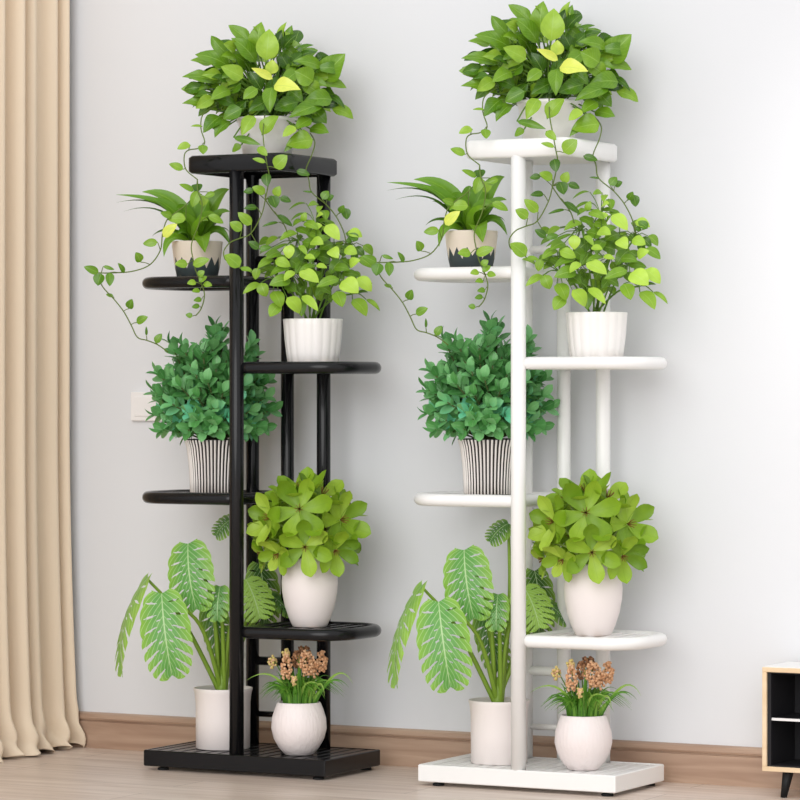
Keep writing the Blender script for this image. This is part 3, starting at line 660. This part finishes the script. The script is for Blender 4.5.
# --- monstera in the cylinder pot on the base
def monstera():
    random.seed(71)
    p = Plant('potted_monstera', -43, -4, H_BASE-.2, 'monstera with split leaves in white cylinder pot on base of the black stand', 'potted plant', 'monsteras on the stand bases')
    pot_simple(p.t, [(26.2, 0), (27.2, .8), (27.4, 30), (27.6, 46), (28.6, 55), (29.8, 60), (29.4, 60.8), (28, 60.4), (27, 54)], M['matte'], 55, 26.8)
    z6 = lambda x, y: (100+x*.25, 520+y*.25)
    def mleaf(base, tip, nrm, width, tint, lobes=6, bend=.12, fold=.22, cup=0):
        m = MB(); base, tip = Vector(base), Vector(tip); ax = tip-base; L = ax.length
        sd_ = ax.cross(Vector(nrm)).normalized(); nr = sd_.cross(ax).normalized(); nv, ns = 150, 14; cl = .42
        half = lambda v: (max(0, 1-((v-.36)/.64)**2) if v > .36 else max(0, 1-((.36-v)/.40)**2.4))**.58
        for side in (-1, 1):
            o = len(m.v)
            for i in range(nv+1):
                v = -.02+1.0*i/nv; ve = min(1, max(0, v))
                for j in range(ns+1):
                    s_ = j/ns
                    ww = half(ve)*width/2
                    # lobes curve outward and forward from the midrib; the back lobes reach behind the stalk
                    fwd = (.62-.95*(1-ve)**2.4)*half(ve)*s_**1.2*L*.42
                    # lobe margin: rounded ends between cuts
                    ph = (ve*lobes) % 1.0
                    end = 1-.07*abs(ph-.5)**2*4
                    lat = ww*s_*end
                    c = base+ax*(v)+nr*(bend*L*4*v*(1-v))
                    m.v.append(c+sd_*(side*lat)+ax.normalized()*fwd+nr*(-fold*lat*(s_*.9)+1.0*math.sin(ph*math.pi)*s_))
            for i in range(nv):
                ve = i/nv; ph = ((ve+.5/nv)*lobes) % 1.0; cut = min(ph, 1-ph)
                for j in range(ns):
                    s_ = (j+.5)/ns
                    if .10 < ve <= cl and .30 < s_ < .86 and cut < .075*math.sin(math.pi*(s_-.26)/.64): continue
                    if cl < ve < .95 and s_ > .34 and cut < .05+.10*(s_-.34)/.66: continue
                    if .2 < ve < .8 and .16 < s_ < .27 and abs(ph-.5) < .07: continue
                    a = o+i*(ns+1)+j; u0, u1 = .5+side*.5*j/ns, .5+side*.5*(j+1)/ns
                    q = [a, a+1, a+ns+2, a+ns+1]; uv = [(u0, i/nv), (u1, i/nv), (u1, (i+1)/nv), (u0, (i+1)/nv)]
                    if side < 0: q.reverse(); uv.reverse()
                    m.face(q, uv, tint)
        return m
    crown = p.at(*z6(487, 672), 0)
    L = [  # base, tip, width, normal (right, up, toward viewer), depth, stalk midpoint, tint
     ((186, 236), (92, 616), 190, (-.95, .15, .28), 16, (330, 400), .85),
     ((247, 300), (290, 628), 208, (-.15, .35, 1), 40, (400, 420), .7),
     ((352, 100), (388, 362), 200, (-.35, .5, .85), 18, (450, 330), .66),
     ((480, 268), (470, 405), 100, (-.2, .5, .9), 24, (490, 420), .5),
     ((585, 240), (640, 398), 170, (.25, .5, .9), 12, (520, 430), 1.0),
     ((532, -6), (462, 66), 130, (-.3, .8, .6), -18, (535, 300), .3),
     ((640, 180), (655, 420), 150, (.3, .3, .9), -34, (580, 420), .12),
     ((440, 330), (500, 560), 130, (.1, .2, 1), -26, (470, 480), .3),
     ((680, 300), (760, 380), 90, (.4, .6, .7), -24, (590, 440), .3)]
    for b, e, wd, nv_, dp, mid, tint in L:
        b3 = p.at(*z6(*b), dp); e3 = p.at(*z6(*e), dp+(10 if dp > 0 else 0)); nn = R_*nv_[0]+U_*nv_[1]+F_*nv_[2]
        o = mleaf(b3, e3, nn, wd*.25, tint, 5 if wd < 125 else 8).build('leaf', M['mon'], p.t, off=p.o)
        s = MB(); k = p.at(*z6(*mid), dp*.55); pts = spline([crown-U_*6+R_*rnd(-3, 3), k, b3+nn.normalized()*-1], 7)
        n_ = len(pts); s.tube(pts, [2.7-1.5*i/n_ for i in range(n_)], 8); s.build('leaf_stalk', M['mstem'], o, off=p.o)
    s = MB(); s.tube(spline([crown-U_*14, crown+U_*4, crown+U_*22+R_*2], 4), [5.6, 5.8, 6, 5.6, 5.2, 4.6, 4, 3.4, 2.6], 12); s.build('stem', M['mstem'], p.t, off=p.o)
    p.dup('monstera with split leaves in white cylinder pot on base of the white stand')
monstera()

# --- flowering grass in the round pot on the base
def grass():
    random.seed(81)
    p = Plant('potted_grass', 54.5, -21, H_BASE-.2, 'grassy plant with tan flower spikes in round white pot on the black stand', 'potted plant', 'flowering grasses in round pots')
    pot_simple(p.t, [(12.5, 0), (14, .5), (20, 7), (25, 16), (27.4, 26), (26.8, 36), (24, 45), (21.3, 51.5), (20.6, 52), (19.6, 51), (21, 46)], M['grain'], 47.5, 20.2)
    z7 = lambda x, y: (230+x*.2125, 620+y*.2125)
    m = MB(); rt = p.o+U_*48
    def bl(b, c, e, wd, tint, dr):
        k = c*2-(b+e)/2; o = len(m.v); n = 9
        pts = [b*(1-v)**2+k*(2*v*(1-v))+e*v*v for v in [i/n for i in range(n+1)]]
        for i, q in enumerate(pts):
            ax = (pts[min(i+1, n)]-pts[max(i-1, 0)]).normalized(); sd_ = ax.cross(dr)
            sd_ = sd_.normalized() if sd_.length > 1e-3 else R_
            ww = wd*max(.05, blade(i/n))
            m.v += [q-sd_*ww, q+ax.cross(sd_)*ww*.3, q+sd_*ww]
        for i in range(n):
            for j in range(2):
                a = o+i*3+j; m.face([a, a+1, a+4, a+3], [(j/2, i/n), (j/2+.5, i/n), (j/2+.5, (i+1)/n), (j/2, (i+1)/n)], tint)
    hand = [(300,385,200,262,76,285,.8),(400,385,500,255,578,300,.8),(400,385,480,285,560,318,.3),(390,385,470,290,535,310,.5),(260,385,210,300,150,318,.2),(270,385,230,310,168,330,.5),(350,385,375,310,345,300,.9),
            (370,385,420,300,445,360,.9),(380,385,420,335,395,385,.7),(310,390,322,280,325,165,.45),(320,390,330,270,318,190,.3),(290,390,240,300,190,300,.4),(330,390,360,300,430,310,.9)]
    for bx, by, cx, cy, ex, ey, tn in hand:
        bl(p.at(*z7(bx, by+6), 6), p.at(*z7(cx, cy), 14), p.at(*z7(ex, ey), 18), 1.5, tn, F_)
    for i in range(210):
        an = rnd(0, 6.28); r0 = rnd(0, 15); ln = rnd(22, 46); out = Vector((math.cos(an), math.sin(an), 0)); sp_ = rnd(.1, 1.0)
        b = rt+out*r0-U_*2; c = b+out*ln*.28*sp_+U_*ln*.62; e = b+out*ln*.95*sp_+U_*ln*(1.0-.75*sp_)
        bl(b, c, e, rnd(.7, 1.5), rnd(.1, .7), (F_+out*.2))
    m.build('grass_blades', M['grass'], p.t, off=p.o)
    # flower spikes
    for x, y, w_, h_, tn, dp in ((265,225,52,115,.6,14),(360,205,74,125,.6,18),(432,195,52,110,.55,10),(200,200,40,62,.95,4),(345,150,60,60,.1,-4),(312,185,40,80,.25,2),(395,225,50,90,.6,14),(262,160,34,50,.95,8),(300,285,26,50,.95,20)):
        s = MB(); c = p.at(*z7(x, y), dp); hw, hh = w_*.2125/2, h_*.2125/2
        for k in range(int(95*max(.35, hw*hh/60))):
            while True:
                v = Vector((rnd(-1, 1), rnd(-1, 1), rnd(-1, 1)))
                if .45 < v.length < 1: break
            s.ball(c+Vector((v.x*hw, v.y*hw, v.z*hh)), rnd(1.05, 1.65), min(1, max(0, tn+rnd(-.22, .22))))
        o = s.build('flower_spike', M['spike'], p.t, off=p.o)
        g = MB(); g.tube(spline([rt+R_*((x-320)*.06), (rt+c)/2+R_*1, c+U_*hh*.8], 4), .6, 5); g.build('flower_stalk', M['stem'], o, off=p.o)
    p.dup('grassy plant with tan flower spikes in round white pot on the white stand')
grass()
